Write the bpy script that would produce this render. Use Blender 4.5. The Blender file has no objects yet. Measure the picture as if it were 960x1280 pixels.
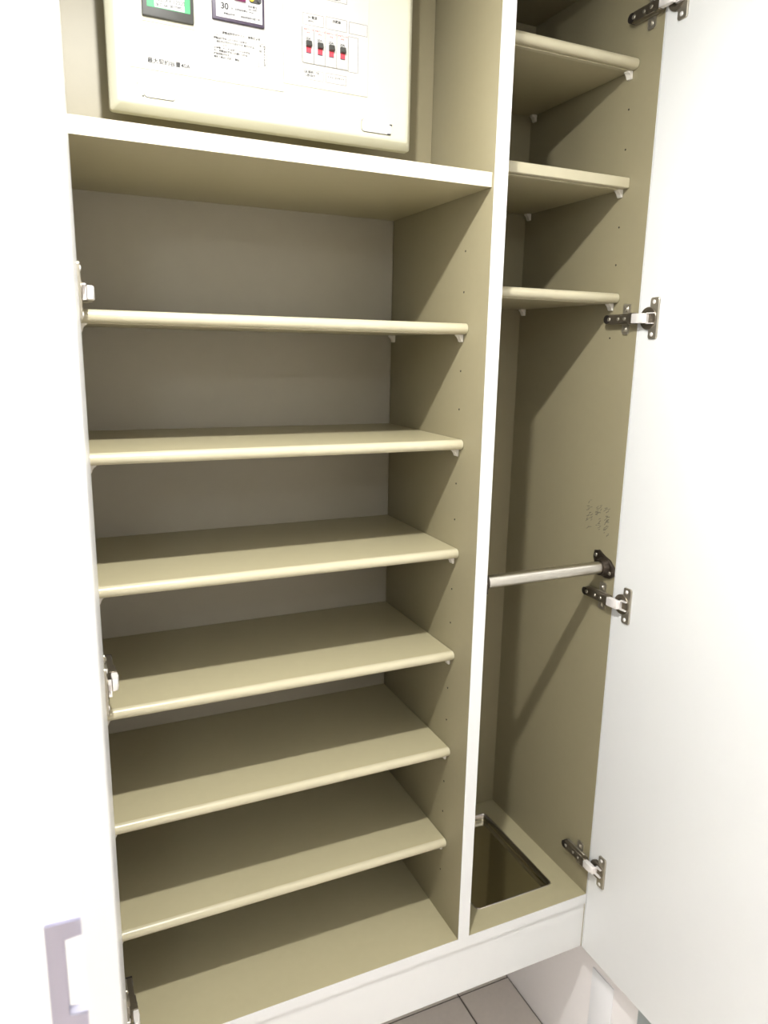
import bpy, bmesh, math, random
from mathutils import Vector, Matrix
random.seed(7)
S = bpy.context.scene
COL = S.collection

# ---------------------------------------------------------------- camera
def cam_axes(yaw, pitch, roll):
    cy, sy, cp, sp = math.cos(yaw), math.sin(yaw), math.cos(pitch), math.sin(pitch)
    fw = Vector((sy*cp, cy*cp, sp)); r = Vector((cy, -sy, 0)); u = r.cross(fw)
    c, s = math.cos(roll), math.sin(roll)
    return c*r + s*u, -s*r + c*u, fw
CX, CY, CZ = -0.65006, -1.02725, 1.10469
r_, u_, f_ = cam_axes(0.4333, -0.21671, 0.0197)
cd = bpy.data.cameras.new('camera'); cam = bpy.data.objects.new('camera', cd); COL.objects.link(cam)
cam.matrix_world = Matrix(((r_.x, u_.x, -f_.x, CX), (r_.y, u_.y, -f_.y, CY), (r_.z, u_.z, -f_.z, CZ), (0, 0, 0, 1)))
cd.sensor_fit = 'VERTICAL'; cd.sensor_height = 24.0; cd.lens = 919.91/1280*24.0
cd.clip_start = 0.02
S.camera = cam
cd.dof.use_dof = True; cd.dof.focus_distance = 1.25; cd.dof.aperture_fstop = 3.4

# ---------------------------------------------------------------- world, light, exposure
W = bpy.data.worlds.new('world'); S.world = W; W.use_nodes = True
W.node_tree.nodes['Background'].inputs[0].default_value = (0.75, 0.82, 1.0, 1)
W.node_tree.nodes['Background'].inputs[1].default_value = 0.0
LX, LY, LZ = -0.51, -0.54, 1.79           # entrance downlight, just in front of the cabinet
ZC, ZF = 1.802, -0.4866                    # ceiling and floor heights (cabinet floor = 0)
def lamp(name, loc, power, radius, color):
    l = bpy.data.lights.new(name, 'POINT'); l.energy = power; l.shadow_soft_size = radius; l.color = color
    o = bpy.data.objects.new(name, l); o.location = loc; COL.objects.link(o); return o
ld = bpy.data.lights.new('downlight_beam', 'AREA'); ld.shape = 'DISK'; ld.size = 0.045; ld.energy = 12.0; ld.color = (1.0, 0.99, 0.965)
lo = bpy.data.objects.new('downlight_beam', ld); lo.location = (LX, LY, LZ); COL.objects.link(lo)     # points straight down
lamp('hall_fill', (-0.9, -1.9, 1.70), 6.0, 0.06, (0.86, 0.93, 1.0))  # added fill light behind the camera, not a known lamp
lamp('passage_wall_fill', (-1.10, -0.30, 1.72), 30.0, 0.04, (0.95, 0.97, 1.0))  # added light, there only to brighten the wall left of the door
S.view_settings.view_transform = 'Standard'; S.view_settings.look = 'None'
S.view_settings.gamma = 1; S.view_settings.use_curve_mapping = False
S.view_settings.exposure = 1.0

# ---------------------------------------------------------------- materials
def lin(c):
    c /= 255.0
    return c/12.92 if c <= 0.04045 else ((c+0.055)/1.055)**2.4
def mat(name, rgb, rough=0.5, metal=0.0, noise=0.0, scale=30.0, bump=0.0, spec=0.5, stretch=(1, 1, 1), coat=0.0):
    m = bpy.data.materials.new(name); m.use_nodes = True
    nt = m.node_tree; b = nt.nodes['Principled BSDF']
    col = [lin(c) for c in rgb]
    b.inputs['Roughness'].default_value = rough; b.inputs['Metallic'].default_value = metal
    b.inputs['Specular IOR Level'].default_value = spec
    b.inputs['Coat Weight'].default_value = coat; b.inputs['Coat Roughness'].default_value = 0.08
    tc = nt.nodes.new('ShaderNodeTexCoord'); mp = nt.nodes.new('ShaderNodeMapping'); mp.inputs['Scale'].default_value = stretch
    nz = nt.nodes.new('ShaderNodeTexNoise'); nz.inputs['Scale'].default_value = scale; nz.inputs['Detail'].default_value = 4
    nt.links.new(tc.outputs['Object'], mp.inputs['Vector']); nt.links.new(mp.outputs['Vector'], nz.inputs['Vector'])
    mx = nt.nodes.new('ShaderNodeMix'); mx.data_type = 'RGBA'
    mx.inputs[6].default_value = (*[c*(1-noise) for c in col], 1)
    mx.inputs[7].default_value = (*[min(1, c*(1+noise)) for c in col], 1)
    nt.links.new(nz.outputs['Fac'], mx.inputs[0]); nt.links.new(mx.outputs[2], b.inputs['Base Color'])
    if bump:
        bp = nt.nodes.new('ShaderNodeBump'); bp.inputs['Strength'].default_value = bump; bp.inputs['Distance'].default_value = 0.001
        nt.links.new(nz.outputs['Fac'], bp.inputs['Height']); nt.links.new(bp.outputs['Normal'], b.inputs['Normal'])
    return m
M = dict(
    taupe=mat('taupe_laminate', (144, 136, 109), 0.42, noise=0.03, scale=60, bump=0.03),
    shelf=mat('shelf_laminate', (170, 162, 131), 0.36, noise=0.03, scale=60, bump=0.03),
    backp=mat('back_board', (160, 154, 138), 0.55, noise=0.03, scale=40),
    band=mat('cream_edge_band', (186, 179, 152), 0.30, noise=0.02),
    hall=mat('pale_hall_wallpaper', (232, 231, 230), 0.85, noise=0.03, scale=200, bump=0.2),
    timber=mat('pale_timber_wall', (206, 198, 188), 0.6, noise=0.08, scale=12, stretch=(8, 8, 0.6)),
    counter=mat('cream_front_edge', (214, 206, 188), 0.35, noise=0.02),
    white=mat('white_laminate', (220, 221, 220), 0.35, noise=0.01, coat=0.2),
    door=mat('white_gloss_door', (222, 223, 222), 0.35, noise=0.01, coat=0.1),
    handle=mat('satin_aluminium_handle', (172, 170, 186), 0.35, metal=0.9),
    wall=mat('white_wallpaper', (236, 234, 230), 0.8, noise=0.02, scale=220, bump=0.25),
    wall2=mat('pale_wall_panel', (246, 242, 241), 0.35, noise=0.01),
    litw=mat('lit_patch_white', (240, 240, 242), 0.35),  # tone of the bright patch on the right wall
    trimg=mat('grey_green_aluminium', (176, 186, 186), 0.4, metal=0.2),
    ceil=mat('ceiling_paper', (240, 239, 235), 0.9, noise=0.01, scale=200, bump=0.2),
    tile=mat('greige_floor_tile', (222, 213, 204), 0.45, noise=0.06, scale=90, bump=0.15),
    grout=mat('dark_grout', (92, 84, 76), 0.9, noise=0.1, scale=300, bump=0.3),
    nickel=mat('nickel_plate', (168, 162, 148), 0.30, metal=0.75, noise=0.05, scale=120),
    nickeld=mat('dark_nickel', (122, 114, 100), 0.32, metal=0.8, noise=0.08, scale=120),
    chrome=mat('brushed_steel_tube', (205, 200, 190), 0.28, metal=1.0, noise=0.06, scale=80, stretch=(0.05, 1, 1)),
    pale=mat('bright_hinge_cover', (232, 228, 225), 0.35, metal=0.3),
    black=mat('black_plastic', (34, 30, 28), 0.35),
    bracket=mat('bronze_bracket', (74, 66, 58), 0.35, metal=0.8, noise=0.06),
    pin=mat('white_nylon', (226, 222, 212), 0.5),
    hole=mat('peg_hole_dark', (50, 44, 36), 0.9),
    tray=mat('dark_polished_tray', (190, 184, 160), 0.07, metal=1.0, noise=0.02),
    rim=mat('polished_rim', (214, 212, 214), 0.16, metal=1.0),
    abs=mat('cream_plastic', (198, 196, 176), 0.4, noise=0.01),
    abs2=mat('white_plastic', (190, 189, 185), 0.4),
    darkp=mat('dark_grey_plastic', (60, 60, 57), 0.45),
    purp=mat('dark_violet_plastic', (62, 52, 70), 0.45),
    green=mat('green_label', (46, 150, 88), 0.5),
    paper=mat('white_label', (188, 188, 187), 0.6),
    ink=mat('black_ink', (26, 26, 28), 0.7),
    greyink=mat('grey_ink', (62, 62, 64), 0.7),
    line=mat('moulded_line', (112, 110, 100), 0.7),
    red=mat('red_plastic', (214, 62, 76), 0.45),
    redink=mat('red_ink', (214, 90, 90), 0.7),
    magenta=mat('magenta_button', (150, 40, 110), 0.4),
    yellow=mat('yellow_button', (240, 216, 60), 0.4),
    pencil=mat('faded_pencil', (96, 92, 80), 0.8),
    lampm=mat('lamp_metal', (235, 235, 232), 0.4),
)
ml = bpy.data.materials.new('lamp_glow'); ml.use_nodes = True
_b = ml.node_tree.nodes['Principled BSDF']; _b.inputs['Emission Color'].default_value = (1, .96, .88, 1); _b.inputs['Emission Strength'].default_value = 4
M['glow'] = ml

# ---------------------------------------------------------------- mesh helpers
def link(name, bm, m, parent=None, smooth=False, kind=None, label=None):
    bmesh.ops.recalc_face_normals(bm, faces=bm.faces)
    me = bpy.data.meshes.new(name); bm.to_mesh(me); bm.free()
    me.materials.append(m if not isinstance(m, str) else M[m])
    if smooth:
        for p in me.polygons: p.use_smooth = True
        try: me.set_sharp_from_angle(angle=math.radians(38))
        except Exception: pass
    o = bpy.data.objects.new(name, me); COL.objects.link(o)
    if parent: o.parent = parent
    if kind: o['kind'] = kind
    if label: o['label'] = label
    return o
def empty(name, loc, label=None, cat=None, group=None, rot=None, parent=None):
    o = bpy.data.objects.new(name, None); COL.objects.link(o); o.location = loc
    o.empty_display_size = 0.05
    if rot: o.rotation_euler = rot
    if parent: o.parent = parent
    tag(o, label, cat, group); return o
def tag(o, label=None, cat=None, group=None, kind=None):
    if label: o['label'] = label
    if cat: o['category'] = cat
    if group: o['group'] = group
    if kind: o['kind'] = kind
    return o
def bx(bm, x0, x1, y0, y1, z0, z1, bevel=0.0, seg=2):
    r = bmesh.ops.create_cube(bm, size=1.0); vs = r['verts']
    for v in vs:
        v.co = Vector((x0+(v.co.x+.5)*(x1-x0), y0+(v.co.y+.5)*(y1-y0), z0+(v.co.z+.5)*(z1-z0)))
    if bevel:
        es = list({e for v in vs for e in v.link_edges})
        bmesh.ops.bevel(bm, geom=es, offset=bevel, segments=seg, affect='EDGES', profile=0.5)
    return bm
def box(name, b, m, parent=None, bevel=0.0, seg=2, off=(0, 0, 0), **k):
    bm = bmesh.new()
    x0, x1, y0, y1, z0, z1 = b
    bx(bm, x0-off[0], x1-off[0], y0-off[1], y1-off[1], z0-off[2], z1-off[2], bevel, seg)
    return link(name, bm, m, parent, smooth=bevel > 0, **k)
def cyl(bm, a, b, r, n=20, r2=None, cap=True):
    a, b = Vector(a), Vector(b); d = b-a; L = d.length
    q = d.to_track_quat('Z', 'Y').to_matrix().to_4x4(); q.translation = (a+b)/2
    bmesh.ops.create_cone(bm, cap_ends=cap, segments=n, radius1=r, radius2=r if r2 is None else r2, depth=L, matrix=q)
def prism(bm, pts, axis, a, b):
    # extrude a 2D outline along axis ('x','y','z') between a and b
    def P(p, t):
        return {'x': (t, p[0], p[1]), 'y': (p[0], t, p[1]), 'z': (p[0], p[1], t)}[axis]
    v0 = [bm.verts.new(P(p, a)) for p in pts]; v1 = [bm.verts.new(P(p, b)) for p in pts]
    bm.faces.new(v0); bm.faces.new(v1[::-1]); n = len(pts)
    for i in range(n): bm.faces.new((v0[i], v0[(i+1) % n], v1[(i+1) % n], v1[i]))
def rrect(x0, x1, y0, y1, r, n=6):
    out = []
    for cx, cy, a0 in ((x1-r, y1-r, 0), (x0+r, y1-r, 90), (x0+r, y0+r, 180), (x1-r, y0+r, 270)):
        for k in range(n+1):
            a = math.radians(a0+90*k/n); out.append((cx+r*math.cos(a), cy+r*math.sin(a)))
    return out
def loft(bm, rings, cap0=True, cap1=True):
    vs = [[bm.verts.new(p) for p in r] for r in rings]; n = len(rings[0])
    for a, b in zip(vs, vs[1:]):
        for i in range(n): bm.faces.new((a[i], a[(i+1) % n], b[(i+1) % n], b[i]))
    if cap0: bm.faces.new(vs[0])
    if cap1: bm.faces.new(vs[-1][::-1])
def text(name, s, size, x, y, z, m, parent, align='LEFT', bold=0.00006, sx=1.0, label=None):
    c = bpy.data.curves.new(name, 'FONT'); c.body = s; c.size = size; c.align_x = align; c.extrude = 0.00008; c.offset = bold
    t = bpy.data.objects.new(name, c); COL.objects.link(t)
    bpy.context.view_layer.update()
    me = bpy.data.meshes.new_from_object(t.evaluated_get(bpy.context.evaluated_depsgraph_get()))
    bpy.data.objects.remove(t); bpy.data.curves.remove(c)
    me.name = name; me.materials.clear(); me.materials.append(M[m])
    o = bpy.data.objects.new(name, me); COL.objects.link(o)
    me.transform(Matrix.Diagonal((sx, 1, 1, 1)))
    me.transform(Matrix.Rotation(math.pi/2, 4, 'X')); me.transform(Matrix.Translation((x, y, z)))
    o.parent = parent
    if label: o['label'] = label
    return o

# ---------------------------------------------------------------- dimensions
XL, TD, XR = -0.600, 0.0239, 0.3095        # left inner face, divider thickness, right inner face
D, DA = 0.360, 0.2094                      # depth, depth of the meter niche
ZB, ZT = -0.1297, 1.765                    # underside and top of the cabinet
ZCT, TCT = 1.3731, 0.0212                  # fixed shelf under the board
XW = 0.345                                 # right wall
RS, TS = 0.0574, 0.0170                    # set-back and thickness of the loose shelves
ZS = (1.1503, 0.9565, 0.7622, 0.5681, 0.3737, 0.1782)
ZQ = (1.5966, 1.4065, 1.2127)

# ---------------------------------------------------------------- the room
fl = box('floor', (-1.8, XW, -2.7, 0.40, ZF-0.05, ZF-0.003), 'grout', kind='structure')
xs = [0.342, 0.199]; x = 0.195
cols = [(0.199, 0.342)]
while x > -1.8:
    cols.append((max(x-0.298, -1.8), x)); x -= 0.302
rows = [(0.2965, 0.40)]; y = 0.2925
while y > -2.7:
    rows.append((max(y-0.298, -2.7), y)); y -= 0.302
cache = {}
for (a, b) in cols:
    for (c, d) in rows:
        if b-a < 0.01 or d-c < 0.01: continue
        k = (round(b-a, 4), round(d-c, 4))
        if k not in cache:
            t = box('tile', (0, b-a, 0, d-c, -0.012, 0), 'tile', fl, bevel=0.0008, seg=1); cache[k] = t.data
        else:
            t = bpy.data.objects.new('tile', cache[k]); COL.objects.link(t); t.parent = fl
        t.location = (a, c, ZF)
box('ceiling', (-1.9, 0.45, -2.8, 0.5, ZC, ZC+0.05), 'ceil', kind='structure')
box('wall_right', (XW, XW+0.08, -2.8, 0.5, ZF-0.05, ZC), 'wall2', kind='structure')
box('wall_left', (-1.88, -1.8, -2.8, 0.5, ZF-0.05, ZC), 'hall', kind='structure')
box('wall_front', (-1.8, XW, -2.78, -2.7, ZF-0.05, ZC), 'timber', kind='structure')
box('wall_back', (-1.8, XW, 0.40, 0.48, ZF-0.05, ZC), 'wall', kind='structure')
box('wall_niche', (-1.8, -0.6215, 0.0, 0.40, ZF-0.003, ZC), 'wall', kind='structure')
box('lit_wall_patch', (XW-0.003, XW, -0.068, -0.004, ZF, -0.19), 'litw', bevel=0.001, kind='structure')  # thin board added to stand in for a bright lit patch of wall
box('trim_2', (XW-0.005, XW, -0.330, -0.140, ZF, -0.16), 'trimg', bevel=0.001, kind='structure')

# ---------------------------------------------------------------- the cabinet
cab = empty('shoe_cabinet', (0, 0, ZB), 'tall built-in white shoe cabinet with taupe inside and both doors open', 'cabinet')
OC = (0, 0, ZB)
def cbox(name, b, m, parent=cab, bevel=0.0, **k):
    if parent is cab: return box(name, b, m, parent, bevel, off=OC, **k)
    return box(name, b, m, parent, bevel, off=OC, **k)
E = 0.0012
sl = cbox('side_panel', (XL-0.018, XL, E, 0.378, ZB, ZT), 'taupe'); cbox('edge_band', (XL-0.018, XL, 0, E, ZB, ZT), 'white', sl)
sr = cbox('side_panel', (XR, XR+0.018, E, 0.378, ZB, ZT), 'taupe'); cbox('edge_band', (XR, XR+0.018, 0, E, ZB, ZT), 'white', sr)
dv = cbox('divider', (0, TD, E, D, -0.001, ZT-0.018), 'taupe', bevel=0.0002); cbox('edge_band', (0, TD, 0, E, -0.0005, ZT-0.018), 'white', dv, label='white front edge')
cbox('back_panel', (XL, -0.0005, D, D+0.009, 0, ZCT-TCT), 'backp', label='greyish beige back of the wide shoe compartment')
cbox('back_panel', (TD, XR, D, D+0.009, 0, ZT-0.018), 'taupe')
cbox('back_panel', (XL, -0.0005, DA, DA+0.009, ZCT, ZT-0.018), 'taupe', label='shallow back behind the breaker box')
tp = cbox('top_panel', (XL, XR, E, 0.378, ZT-0.018, ZT), 'taupe'); cbox('edge_band', (XL, XR, 0, E, ZT-0.018, ZT), 'white', tp)
cbox('filler_strip', (XL-0.018, XR+0.018, 0.004, 0.020, ZT+0.002, ZC-0.001), 'white')
cbox('filler_strip', (XR+0.0182, XW-0.0005, 0.004, 0.020, ZB, ZC-0.001), 'white')
# floor board, with a cut-out in the narrow bay
HX0, HX1, HY0, HY1 = 0.075, 0.2608, 0.0540, 0.3190
b1 = cbox('bottom_panel', (XL, TD/2, E, D, -0.022, 0), 'shelf', label='floor board of the wide compartment')
bm = bmesh.new()
for (a, b, c, d) in ((TD/2, XR, E, HY0), (TD/2, XR, HY1, D), (TD/2, HX0, HY0, HY1), (HX1, XR, HY0, HY1)):
    bx(bm, a, b, c, d, -0.022-ZB, 0-ZB)
b2 = link('bottom_panel', bm, 'shelf', cab, label='floor board of the narrow compartment with a cut-out')
cbox('edge_band', (XL, XR, 0, E, -0.022, 0), 'white', b1, label='white front edge')
cbox('kick_rail', (XL, XR, 0.0035, 0.018, ZB, -0.0225), 'white', label='white front rail under the floor board')
cbox('underside_panel', (XL, XR, 0.018, 0.378, ZB, ZB+0.012), 'white')
# fixed shelf
fs = cbox('fixed_shelf', (XL, -0.0003, 0.0082, D, ZCT-TCT, ZCT), 'shelf', label='thick fixed shelf below the breaker box')
cbox('edge_band', (XL, -0.0003, 0.0070, 0.0082, ZCT-TCT, ZCT), 'counter', fs, label='cream front edge')

# peg holes
def holes(xf, nx, ys, zs, parent):
    bm = bmesh.new()
    for yy in ys:
        for zz in zs:
            cyl(bm, (xf, yy, zz-ZB), (xf+nx*0.0004, yy, zz-ZB), 0.0017, 10)
    link('peg_holes', bm, 'hole', parent, kind='stuff')
zl = [1.0720-0.0648*k for k in range(16)]; zl = [z for z in zl if all(abs(z-(s-TS-0.008)) > 0.02 for s in ZS)] + [1.201, 1.266]
zr = [1.5840-0.0643*k for k in range(8)]; zr = [z for z in zr if all(abs(z-(s-TS-0.008)) > 0.02 for s in ZQ)]
holes(0, -1, (0.078,), [z for z in zl if z > 0.05], dv)
holes(XL, 1, (0.078,), [z for z in zl if z > 0.05], sl)
holes(XR, -1, (0.069,), zr, sr)
# shelf pins
def pin(xf, nx, yy, ztop, parent):
    bm = bmesh.new(); z = ztop-ZB
    pr = [(0, 0), (.0115, 0), (.0115, -.0028), (.0078, -.0042), (.0055, -.0075), (.0046, -.0125), (.0010, -.0135), (0, -.0125)]
    prism(bm, [(xf+nx*p[0], z+p[1]) for p in pr], 'y', yy-0.0052, yy+0.0052)
    bmesh.ops.bevel(bm, geom=bm.edges[:], offset=0.0006, segments=1, affect='EDGES')
    link('shelf_pin', bm, 'pin', parent, smooth=True)
for z in ZS:
    for yy in (0.0785, 0.345):
        pin(0, -1, yy, z-TS, dv); pin(XL, 1, yy, z-TS, sl)
for z in ZQ:
    for yy in (0.071, 0.345):
        pin(TD, 1, yy, z-TS, dv); pin(XR, -1, yy, z-TS, sr)

# faded marks left by a note on the right inner side
bm = bmesh.new(); rnd = random.Random(3)
def stroke(y0, z0, y1, z1, w=0.0006):
    a, b = Vector((y0, z0)), Vector((y1, z1)); d = (b-a).normalized(); n = Vector((-d.y, d.x))*w/2
    pts = [a+n, b+n, b-n, a-n]
    prism(bm, [(p.x, p.y-ZB) for p in pts], 'x', XR-0.0001, XR+0.0002)
for (yc, za, zb_) in ((0.083, 0.773, 0.826), (0.057, 0.776, 0.822), (0.033, 0.766, 0.822)):
    z = zb_
    while z > za:
        if rnd.random() < 0.78:
            for k in range(rnd.randint(2, 3)):
                yy = yc+rnd.uniform(-.007, .007); dz = rnd.uniform(-.004, .004)
                stroke(yy, z+dz, yy+rnd.uniform(.002, .008), z+dz-rnd.uniform(.001, .006), rnd.uniform(.0008, .0013))
        z -= 0.0048
link('faded_writing', bm, 'pencil', sr, label='faint illegible pencil writing')

# ---------------------------------------------------------------- doors
DW, DT = 0.470, 0.0262
TL = math.radians(3.24)
def leaf(nm, origin, ang, side, t, label):
    bm = bmesh.new()
    x0, x1 = (0, t) if side > 0 else (-t, 0)
    bx(bm, x0, x1, -DW, 0, ZB, 1.780, 0.0005, 1)
    o = link(nm, bm, 'door', cab, smooth=True, label=label)
    o.location = (origin[0], origin[1], -ZB); o.rotation_euler = (0, 0, ang)
    return o
dr = leaf('door', (XR+0.0003, -0.0012), 0.0, 1, 0.020, 'white door leaf hinged on the right, open at a right angle')
dl = leaf('door', (XL, -0.0012), -TL, -1, DT, 'white door leaf hinged on the left, seen edge-on, with a bar handle')
# bar handle on the outer face of the left door (local coords of the leaf)
bm = bmesh.new()
hx = -DT; HP = 0.030
ya, yb = -0.447, -0.436
zt, zb2 = 0.6365, 0.525
prof = [(hx, zt), (hx-HP, zt), (hx-HP, zb2), (hx, zb2), (hx, zb2+0.017), (hx-HP+0.013, zb2+0.017), (hx-HP+0.013, zt-0.017), (hx, zt-0.017)]
prism(bm, prof, 'y', ya, yb)
bmesh.ops.bevel(bm, geom=[e for e in bm.edges if abs(e.verts[0].co.x-hx) > 1e-5 or abs(e.verts[1].co.x-hx) > 1e-5], offset=0.0012, segments=2, affect='EDGES')
link('handle', bm, 'handle', dl, smooth=True)

# ---------------------------------------------------------------- hinges
def screw(bm, c, n, r):
    c, n = Vector(c), Vector(n)
    cyl(bm, c, c+n*0.0012, r, 12, r*0.75)
def hinge(side, xf, z, leafo):
    # side=+1 hinge on the right panel (protrudes to -x); side=-1 on the left panel
    s = -side
    root = empty('hinge', (xf, 0, z-ZB), parent=cab)
    X = lambda a: s*a
    def sb(bm, a0, a1, y0, y1, z0, z1, bv=0.0008):
        bx(bm, min(X(a0), X(a1)), max(X(a0), X(a1)), y0, y1, z0, z1, bv, 1)
    bm = bmesh.new()                                   # cross-shaped mounting plate
    prism(bm, rrect(0.020, 0.037, -0.0265, 0.0265, 0.003, 3), 'x', X(0.0), X(0.0028))
    sb(bm, 0.0, 0.0055, 0.006, 0.066, -0.0085, 0.0085)
    sb(bm, 0.0025, 0.0040, 0.0235, 0.0335, 0.0125, 0.0220); sb(bm, 0.0025, 0.0040, 0.0235, 0.0335, -0.0220, -0.0125)
    link('mounting_plate', bm, 'nickel', root, smooth=True)
    bm = bmesh.new()                                   # arm body: channel with rounded tail
    prism(bm, [(0.002, -0.0085), (0.062, -0.0085)] + [(0.062+0.0085*math.sin(a), -0.0085*math.cos(a)) for a in [math.pi*k/8 for k in range(1, 8)]] + [(0.062, 0.0085), (0.002, 0.0085)], 'x', X(0.0055), X(0.0140))
    bmesh.ops.bevel(bm, geom=bm.edges[:], offset=0.0009, segments=1, affect='EDGES')
    sb(bm, 0.0125, 0.0160, 0.004, 0.030, -0.0062, 0.0062)
    sb(bm, 0.0050, 0.0165, -0.002, 0.010, -0.0098, 0.0098)
    link('hinge_arm', bm, 'nickeld', root, smooth=True)
    for a, yy, zz, rr_ in ((.0138, .060, 0, .0042), (.0138, .036, 0, .0034), (.0158, .018, 0, .0034), (.0040, .0285, .0172, .0038), (.0040, .0285, -.0172, .0038)):
        bm = bmesh.new(); screw(bm, (X(a), yy, zz), (s, 0, 0), rr_); link('screw', bm, 'nickel', root, smooth=True)
    bm = bmesh.new()
    cyl(bm, (X(0.004), 0.0655, 0), (X(0.0145), 0.0655, 0), 0.0078, 20)
    link('end_cap', bm, 'black', root, smooth=True, label='black plastic rear end')
    bm = bmesh.new()                                   # bright knuckle cover
    prism(bm, [(X(0.0165), 0.001), (X(0.0175), -0.012), (X(0.0150), -0.0265), (X(0.008), -0.0285), (X(0.0080), -0.010), (X(0.0090), 0.001)], 'z', -0.0082, 0.0082)
    bmesh.ops.bevel(bm, geom=bm.edges[:], offset=0.0007, segments=1, affect='EDGES')
    link('knuckle_cover', bm, 'pale', root, smooth=True, label='bright steel link plate')
    # cup on the door leaf, placed in the leaf's plane
    cup = empty('hinge_cup', (0, 0, 0), parent=cab)
    cup.location = (leafo.location.x, leafo.location.y, z-ZB); cup.rotation_euler = leafo.rotation_euler
    bm = bmesh.new()
    out = []
    prism(bm, rrect(-0.0465, -0.0265, -0.0345, 0.0345, 0.004, 4), 'x', X(0.0), X(0.0032))
    bmesh.ops.bevel(bm, geom=[e for e in bm.edges if abs(e.verts[0].co.x-X(.0032)) < 1e-6 and abs(e.verts[1].co.x-X(.0032)) < 1e-6], offset=0.0008, segments=1, affect='EDGES')
    link('cup_plate', bm, 'nickel', cup, smooth=True)
    bm = bmesh.new()                                   # annular cup rim
    n = 32; cyc = -0.0245
    def ring(r, a): return [(X(a), cyc+r*math.cos(2*math.pi*k/n), r*math.sin(2*math.pi*k/n)) for k in range(n)]
    loft(bm, [ring(0.0190, 0.0), ring(0.0190, 0.0036), ring(0.0182, 0.0044), ring(0.0128, 0.0044), ring(0.0118, 0.0034)], cap0=False, cap1=True)
    link('cup_rim', bm, 'nickeld', cup, smooth=True)
    for zz in (0.0270, -0.0270):
        bm = bmesh.new(); screw(bm, (X(0.0030), -0.0355, zz), (s, 0, 0), 0.0038); link('screw', bm, 'pale', cup, smooth=True)
    bm = bmesh.new(); bx(bm, min(X(.003), X(.0085)), max(X(.003), X(.0085)), -0.026, -0.024, -0.0095, 0.0095)
    bx(bm, min(X(.003), X(.0085)), max(X(.003), X(.0085)), -0.040, -0.024, -0.0095, -0.0075)
    bx(bm, min(X(.003), X(.0085)), max(X(.003), X(.0085)), -0.040, -0.024, 0.0075, 0.0095)
    link('cup_link', bm, 'pale', cup)
for z in (1.657, 1.1665, 0.6480, 0.0790):
    hinge(1, XR, z, dr)
    hinge(-1, XL, z, dl)

# ---------------------------------------------------------------- loose shelves
def shelf(x0, x1, yf, z, t, name, label, group, square=False):
    root = empty(name, ((x0+x1)/2, yf, z-t), label, 'shelf', group)
    off = ((x0+x1)/2, yf, z-t)
    yb_ = D-0.0008; nb = 0.009
    bm = bmesh.new(); bx(bm, x0-off[0], x1-off[0], nb, yb_-yf, 0, t)
    link('board', bm, 'shelf', root)
    bm = bmesh.new(); h = t/2
    if square:
        pr = [(nb, 0), (0.0012, 0), (0, 0.0012), (0, t-0.0012), (0.0012, t), (nb, t)]
    else:
        pr = [(nb, 0)] + [(h*0.95-h*0.95*math.sin(a), h-h*math.cos(a)) for a in [math.pi*k/12 for k in range(13)]] + [(nb, t)]
    pr += [(nb, t-0.0005)] if False else []
    prism(bm, [(p[0], p[1]) for p in pr], 'x', x0-off[0], x1-off[0])
    link('edge_band', bm, 'band', root, smooth=True, label='rounded cream front edge' if not square else 'square cream front edge')
    # thin banding return under the front edge
    bm = bmesh.new(); bx(bm, x0-off[0]+.0005, x1-off[0]-.0005, 0.0150, 0.0230, -0.0012, 0.0002)
    link('underside_bead', bm, 'band', root)
    return root
lbl = ['topmost loose shelf in the wide bay, seen level from its front edge', 'second loose shelf down in the wide bay', 'third loose shelf down in the wide bay, level with the clothes rail',
       'fourth loose shelf down in the wide bay, half in shadow', 'fifth loose shelf down, second from the bottom of the wide bay', 'lowest loose shelf in the wide bay, just above the cabinet floor']
for z, l in zip(ZS, lbl):
    shelf(XL+0.001, -0.001, RS, z, TS, 'adjustable_shelf', l, 'beige adjustable shelves in the wide compartment')
lbr = ['highest small shelf in the narrow bay, its underside showing', 'middle small shelf in the narrow bay, with a square front edge', 'lowest small shelf in the narrow bay, beside the second hinge']
for i, (z, l) in enumerate(zip(ZQ, lbr)):
    shelf(TD+0.001, XR-0.001, 0.0511, z, TS, 'adjustable_shelf', l, 'small adjustable shelves in the narrow compartment', square=(i == 1))

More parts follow.
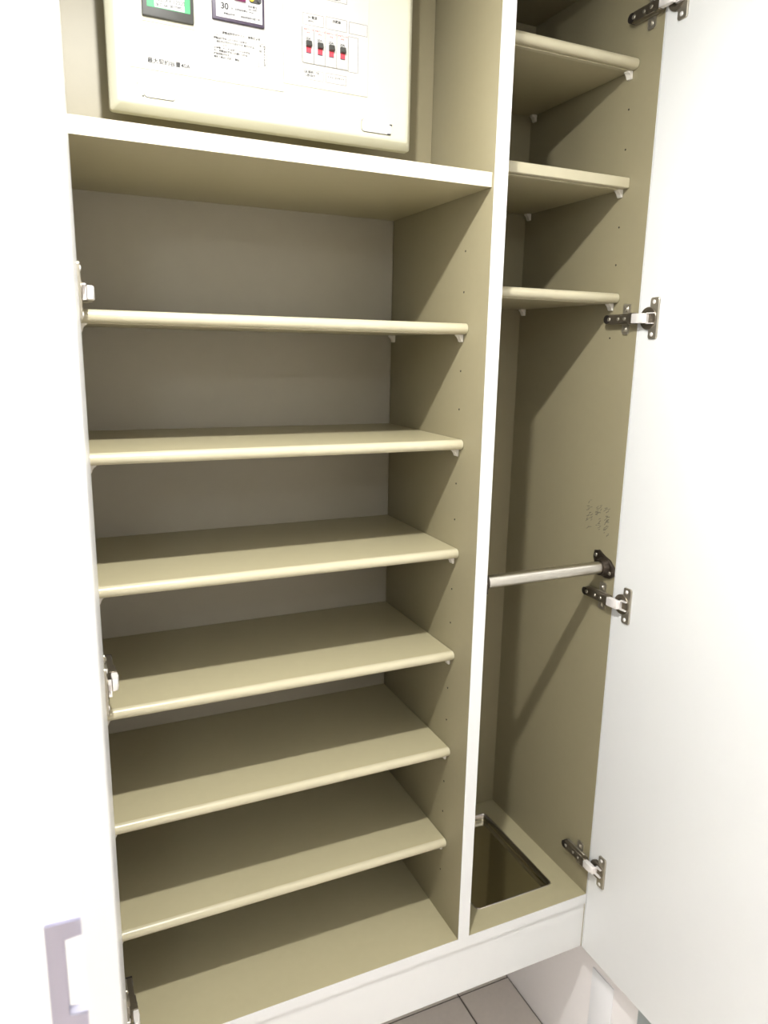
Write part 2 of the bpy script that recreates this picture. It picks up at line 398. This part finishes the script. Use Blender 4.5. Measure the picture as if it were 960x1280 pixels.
# ---------------------------------------------------------------- hanging rail
RZ, RY = 0.7062, 0.0290
rail = empty('hanging_rail', ((TD+XR)/2, RY, RZ), 'brushed steel tube rail with dark end brackets across the narrow compartment', 'rail')
bm = bmesh.new(); L2 = (XR-TD)/2
cyl(bm, (-L2+0.003, 0, 0), (L2-0.003, 0, 0), 0.0118, 32)
link('tube', bm, 'chrome', rail, smooth=True)
for s in (-1, 1):
    bm = bmesh.new(); xw = s*L2
    base = [(0.032, 0.0125), (0.030, 0.026), (0.018, 0.029), (0.0, 0.020), (-0.014, 0.016), (-0.027, 0.004), (-0.028, -0.012), (-0.018, -0.019), (-0.004, -0.021), (0.008, -0.018), (0.016, -0.006), (0.028, 0.004)]
    rings = []
    for dx, sc in ((0.0, 1.0), (0.0035, 1.0), (0.0055, 0.90)):
        rings.append([(xw-s*dx, p[0]*sc, p[1]*sc) for p in base])
    loft(bm, rings)
    br = link('bracket', bm, 'bracket', rail, smooth=True)
    bm = bmesh.new(); n = 28
    loft(bm, [[(xw-s*dx, r*math.cos(2*math.pi*k/n), r*math.sin(2*math.pi*k/n)) for k in range(n)] for dx, r in ((0.004, 0.0185), (0.009, 0.0175), (0.016, 0.0150), (0.0165, 0.0119), (0.006, 0.0119))], cap1=False)
    link('socket', bm, 'bracket', br, smooth=True)
    for yy, zz in ((0.0225, 0.0185), (-0.0185, -0.0085)):
        bm = bmesh.new(); screw(bm, (xw-s*0.0050, yy, zz), (-s, 0, 0), 0.0042); link('screw', bm, 'nickel', br, smooth=True)

# ---------------------------------------------------------------- umbrella tray
tray = empty('umbrella_tray', ((HX0+HX1)/2, (HY0+HY1)/2, -0.016), 'shallow polished dark metal umbrella drip tray sunk in the cabinet floor', 'tray')
tx, ty = (HX1-HX0)/2, (HY1-HY0)/2
def rr(ix, z, r): return [(p[0], p[1], z+0.016) for p in rrect(-tx+ix, tx-ix, -ty+ix, ty-ix, r, 5)]
bm = bmesh.new()
loft(bm, [rr(-0.0022, 0.0003, 0.0115), rr(-0.0018, 0.0012, 0.011), rr(0.0000, 0.0012, 0.010), rr(0.0008, 0.0002, 0.009), rr(0.0012, -0.0135, 0.009)], cap0=False, cap1=False)
link('rim', bm, 'rim', tray, smooth=True)
bm = bmesh.new()
loft(bm, [rr(0.0012, -0.0134, 0.009), rr(0.0030, -0.0155, 0.008)], cap0=False)
link('tray_bottom', bm, 'tray', tray, smooth=True)

# ---------------------------------------------------------------- breaker box
BX0, BX1, BZ0, BZ1 = -0.5400, -0.0906, 1.4130, 1.7300
YF = 0.1000
bb = empty('breaker_box', (0, 0, 0), 'cream plastic household breaker box with red-tipped switches on the top shelf niche wall', 'electrical panel')
bb.location = ((BX0+BX1)/2, DA, BZ0)
def unoff(o):
    o.matrix_parent_inverse = Matrix.Translation(-Vector(bb.location)); return o
bm = bmesh.new()
bx(bm, BX0+0.022, BX1-0.030, 0.122, DA-0.0003, BZ0+0.030, BZ1-0.005, 0.004, 2)
unoff(link('housing', bm, 'abs', bb, smooth=True))
def br_(ix, y, r): return [(p[0], y, p[1]) for p in rrect(BX0+ix, BX1-ix, BZ0+ix, BZ1-ix, r, 6)]
bm = bmesh.new()
loft(bm, [br_(0.0, 0.124, 0.005), br_(0.0, 0.114, 0.005), br_(0.0010, 0.1125, 0.005), br_(0.0085, 0.1020, 0.005), br_(0.0110, YF+0.0004, 0.005), br_(0.0150, YF, 0.004)])
cover = unoff(link('cover', bm, 'abs', bb, smooth=True))
def fb(name, x0, x1, z0, z1, m, parent=cover, h=0.001, bevel=0.0, yb=YF, label=None):
    bm = bmesh.new(); bx(bm, x0, x1, yb-h, yb+0.0002, z0, z1, bevel, 2)
    o = link(name, bm, m, parent, smooth=bevel > 0)
    if label: o['label'] = label
    return o
def fr(bm, x0, x1, z0, z1, w, y0, y1):
    for b in ((x0, x1, z1-w, z1), (x0, x1, z0, z0+w), (x0, x0+w, z0+w, z1-w), (x1-w, x1, z0+w, z1-w)):
        bx(bm, b[0], b[1], y0, y1, b[2], b[3])
# raised white centre field
fb('cover_field', -0.5130, -0.3018, 1.4660, 1.7050, 'abs2', h=0.0012, bevel=0.0003)
fb('cover_field', -0.3016, -0.1700, 1.4780, 1.7050, 'abs2', h=0.0012, bevel=0.0003); F = YF-0.0012
# fine lines and label frames
bm = bmesh.new()
fr(bm, -0.5000, -0.4240, 1.5005, 1.6500, 0.0004, F-0.0003, F+0.0002)
fr(bm, -0.2727, -0.2411, 1.5590, 1.5740, 0.0004, F-0.0003, F+0.0002)
fr(bm, -0.2373, -0.2049, 1.5590, 1.5750, 0.0004, F-0.0003, F+0.0002)
fr(bm, -0.2012, -0.1720, 1.5590, 1.5745, 0.0004, F-0.0003, F+0.0002)
fr(bm, -0.2373, -0.2049, 1.5960, 1.6110, 0.0004, F-0.0003, F+0.0002)
fr(bm, -0.2727, -0.2411, 1.5960, 1.6110, 0.0004, F-0.0003, F+0.0002)
fr(bm, -0.2727, -0.2411, 1.4880, 1.5010, 0.0004, F-0.0003, F+0.0002)
fr(bm, -0.2373, -0.2049, 1.4880, 1.5010, 0.0004, F-0.0003, F+0.0002)
fr(bm, -0.2023, -0.1864, 1.5075, 1.5550, 0.0004, F-0.0003, F+0.0002)
bx(bm, -0.3020, -0.3016, F-0.0003, F+0.0002, 1.4820, 1.7000)
fr(bm, -0.3385, -0.3262, 1.4925, 1.5225, 0.0003, F-0.0003, F+0.0002)
link('moulded_lines', bm, 'line', cover, kind='stuff')
# main contract limiter behind a dark frame
bm = bmesh.new(); bx(bm, -0.4953, -0.4280, F-0.0060, F+0.001, 1.5285, 1.6300, 0.0015, 2)
lim = link('limiter', bm, 'darkp', cover, smooth=True, label='dark framed current limiter with green label')
bm = bmesh.new(); bx(bm, -0.4975, -0.4260, F-0.0012, F+0.001, 1.5235, 1.6350, 0.0008, 2)
link('limiter_surround', bm, 'abs', cover, smooth=True)
G = F-0.0060
fbk = dict(parent=cover)
fb('green_label', -0.4890, -0.4330, 1.5395, 1.6150, 'green', h=0.0004, yb=G)
fb('label_plate', -0.4795, -0.4405, 1.5402, 1.6150, 'paper', h=0.0008, yb=G)
text('label_text', 'VL2LXX.12020', 0.0062, -0.4785, G-0.0009, 1.5478, 'greyink', cover)
text('label_text', '定格60A', 0.0042, -0.4775, G-0.0009, 1.5422, 'ink', cover, bold=.0001)
text('label_text', '00170957', 0.0044, -0.4598, G-0.0009, 1.5424, 'ink', cover, bold=.0001)
text('label_text', '電流制限器', 0.0062, -0.4760, G-0.0009, 1.5600, 'ink', cover)
text('label_text', '最大契約容量40A', 0.00735, -0.4908, F-0.0001, 1.4748, 'ink', cover, bold=.00008)
# earth leakage breaker
bm = bmesh.new(); bx(bm, -0.4028, -0.3300, F-0.0045, F+0.001, 1.5415, 1.6300, 0.001, 2)
link('main_breaker', bm, 'purp', cover, smooth=True, label='violet framed main breaker')
H = F-0.0045
fb('breaker_plate', -0.3978, -0.3335, 1.5450, 1.6250, 'paper', h=0.0005, yb=H, label='white face plate')
text('label_text', '30', 0.0108, -0.3915, H-0.0006, 1.5553, 'ink', cover, bold=.0003)
text('label_text', 'A', 0.0050, -0.3775, H-0.0006, 1.5560, 'greyink', cover)
text('label_text', '定格感度電流 15mA', 0.0030, -0.3720, H-0.0006, 1.5565, 'greyink', cover)
text('label_text', '定格電圧\n100-200V', 0.0034, -0.3540, H-0.0006, 1.5630, 'greyink', cover)
text('label_text', '漏電遮断器', 0.0032, -0.3880, H-0.0006, 1.5487, 'greyink', cover)
text('label_text', '過負荷短絡保護兼用', 0.0030, -0.3640, H-0.0006, 1.5487, 'greyink', cover)
fb('toggle', -0.3732, -0.3575, 1.5685, 1.5980, 'magenta', h=0.0060, yb=H, bevel=0.0008, label='magenta toggle')
bm = bmesh.new(); prism(bm, rrect(-0.3525, -0.3345, 1.5690, 1.5785, 0.0045, 6), 'y', H-0.0010, H+0.0002)
link('button_surround', bm, 'darkp', cover, smooth=True)
for cx_, mm, nm in ((-0.3484, 'yellow', 'yellow test button'), (-0.3387, 'greyink', 'grey reset button')):
    bm = bmesh.new(); cyl(bm, (cx_, H-0.0010, 1.5737), (cx_, H-0.0034, 1.5737), 0.0031, 20, 0.0028)
    link('button', bm, mm, cover, smooth=True, label=nm)
# instruction print
text('instruction_print', '漏電遮断器のテスト・復帰の方法', 0.0036, -0.3895, F-0.0001, 1.5262, 'ink', cover)
rowsT = [(1.5222, 0.0, '(1)テスト', 'greyink'), (1.5187, 0.0, '漏電遮断器を入れてボタンを押す', 'ink'), (1.5147, .004, '遮断器が切れたら正常です 再び入れる', 'ink'), (1.5107, .009, 'ください', 'greyink'),
         (1.5067, 0.0, '(2)停電したとき 安全ブレーカを切る', 'greyink'), (1.5030, 0.0, '次に 漏電遮断器を入れ順に入れる', 'ink'), (1.4993, 0.0, '故障回路は切る', 'ink'), (1.4953, 0.0, '電気工事店へ連絡     電話', 'greyink')]
for z_, dx_, s_, mm in rowsT:
    text('instruction_print', s_, 0.0031, -0.4015+dx_, F-0.0001, z_, mm, cover)
for xx, s_ in ((-0.3370, '月一回'), (-0.3312, '必ずテストの実施')):
    for k, ch in enumerate(s_):
        text('instruction_print', ch, 0.0031, xx, F-0.0001, 1.5185-0.0034*k, 'ink', cover)
# branch breakers
for k in range(4):
    x0 = -0.2737+0.01757*k
    b = unoff(fb('branch_breaker', x0+0.0004, x0+0.0172, 1.5090, 1.5559, 'abs2', bb, h=0.0022, bevel=0.0004, yb=F))
    y_ = F-0.0022
    def sub(o): o.parent = b; return o
    bm = bmesh.new(); prism(bm, [(y_-0.0035, 1.5375), (y_-0.0060, 1.5300), (y_+0.0002, 1.5290), (y_+0.0002, 1.5378)], 'x', x0+0.0048, x0+0.0132)
    bmesh.ops.bevel(bm, geom=bm.edges[:], offset=0.0006, segments=1, affect='EDGES')
    link('switch_lever', bm, 'darkp', b, smooth=True)
    fb('switch_slot', x0+0.0054, x0+0.0126, 1.5222, 1.5300, 'red', b, h=0.0008, yb=y_, label='red on mark')
    fb('switch_slot', x0+0.0054, x0+0.0126, 1.5216, 1.5226, 'purp', b, h=0.0010, yb=y_)
    text('rating_text', '20A', 0.0047, x0+0.0045, y_-0.0001, 1.5392, 'ink', b)
    text('maker_text', '安全ブレーカ', 0.0026, x0+0.0014, y_-0.0001, 1.5515, 'redink', b)
    text('maker_text', '2P1E', 0.0026, x0+0.0060, y_-0.0001, 1.5475, 'redink', b)
    fb('seam', x0-0.0002, x0+0.0003, 1.5090, 1.5559, 'greyink', b, h=0.0005, yb=F)
text('circuit_label', 'IH 電源', 0.0044, -0.2650, F-0.0001, 1.5677, 'ink', cover)
text('circuit_label', '(200V)', 0.0030, -0.2650, F-0.0001, 1.5636, 'greyink', cover)
text('circuit_label', '冷蔵庫', 0.0044, -0.2275, F-0.0001, 1.5688, 'ink', cover)
text('circuit_label', '洗面室', 0.0044, -0.2275, F-0.0001, 1.5985, 'ink', cover)
text('circuit_label', 'UB 照明・TK', 0.0040, -0.2710, F-0.0001, 1.4965, 'ink', cover)
text('circuit_label', '玄関 廊下', 0.0038, -0.2700, F-0.0001, 1.4920, 'ink', cover)
text('circuit_label', 'トイレ コンセント', 0.0032, -0.2345, F-0.0001, 1.4950, 'greyink', cover)
# latches
for x0, x1, z0, z1 in ((-0.1790, -0.1300, 1.4302, 1.4470), (-0.4965, -0.4560, 1.4318, 1.4475)):
    bm = bmesh.new(); prism(bm, rrect(x0-.0006, x1+.0006, z0-.0006, z1+.0006, 0.0045, 5), 'y', YF-0.0004, YF+0.0004)
    link('latch_gap', bm, 'line', cover, smooth=True)
    bm = bmesh.new(); prism(bm, rrect(x0, x1, z0, z1, 0.0042, 5), 'y', YF-0.0020, YF+0.0002)
    link('latch', bm, 'abs2', cover, smooth=True)
fb('latch_notch', -0.1330, -0.1285, 1.4430, 1.4450, 'greyink', h=0.0021); fb('latch_notch', -0.1365, -0.1305, 1.4300, 1.4316, 'greyink', h=0.0021)
text('maker_mark', 'JIS', 0.0040, -0.5060, YF-0.0001, 1.4460, 'greyink', cover)
text('maker_mark', '開', 0.0035, -0.5000, YF-0.0001, 1.4310, 'greyink', cover)

# ---------------------------------------------------------------- ceiling lamps: the entrance one, and two added for fill
for nm, (x, y), lb in (('downlight', (LX, LY), 'small round white ceiling downlight in front of the cabinet'), ('downlight', (-0.9, -1.9), 'added round white ceiling fixture for the unseen fill light behind the viewer'), ('downlight', (-1.10, -0.30), 'added round white ceiling fixture for the unseen light that whitens the left wall')):
    t = empty(nm, (x, y, ZC), lb, 'ceiling light')
    bm = bmesh.new(); n = 36
    def rg(r, z): return [(r*math.cos(2*math.pi*k/n), r*math.sin(2*math.pi*k/n), z) for k in range(n)]
    loft(bm, [rg(0.062, 0), rg(0.062, -0.004), rg(0.056, -0.007), rg(0.048, -0.005), rg(0.044, -0.0005)], cap0=True, cap1=False)
    link('trim_ring', bm, 'lampm', t, smooth=True)
    bm = bmesh.new(); cyl(bm, (0, 0, -0.0005), (0, 0, -0.002), 0.044, 36)
    link('diffuser', bm, 'glow', t)
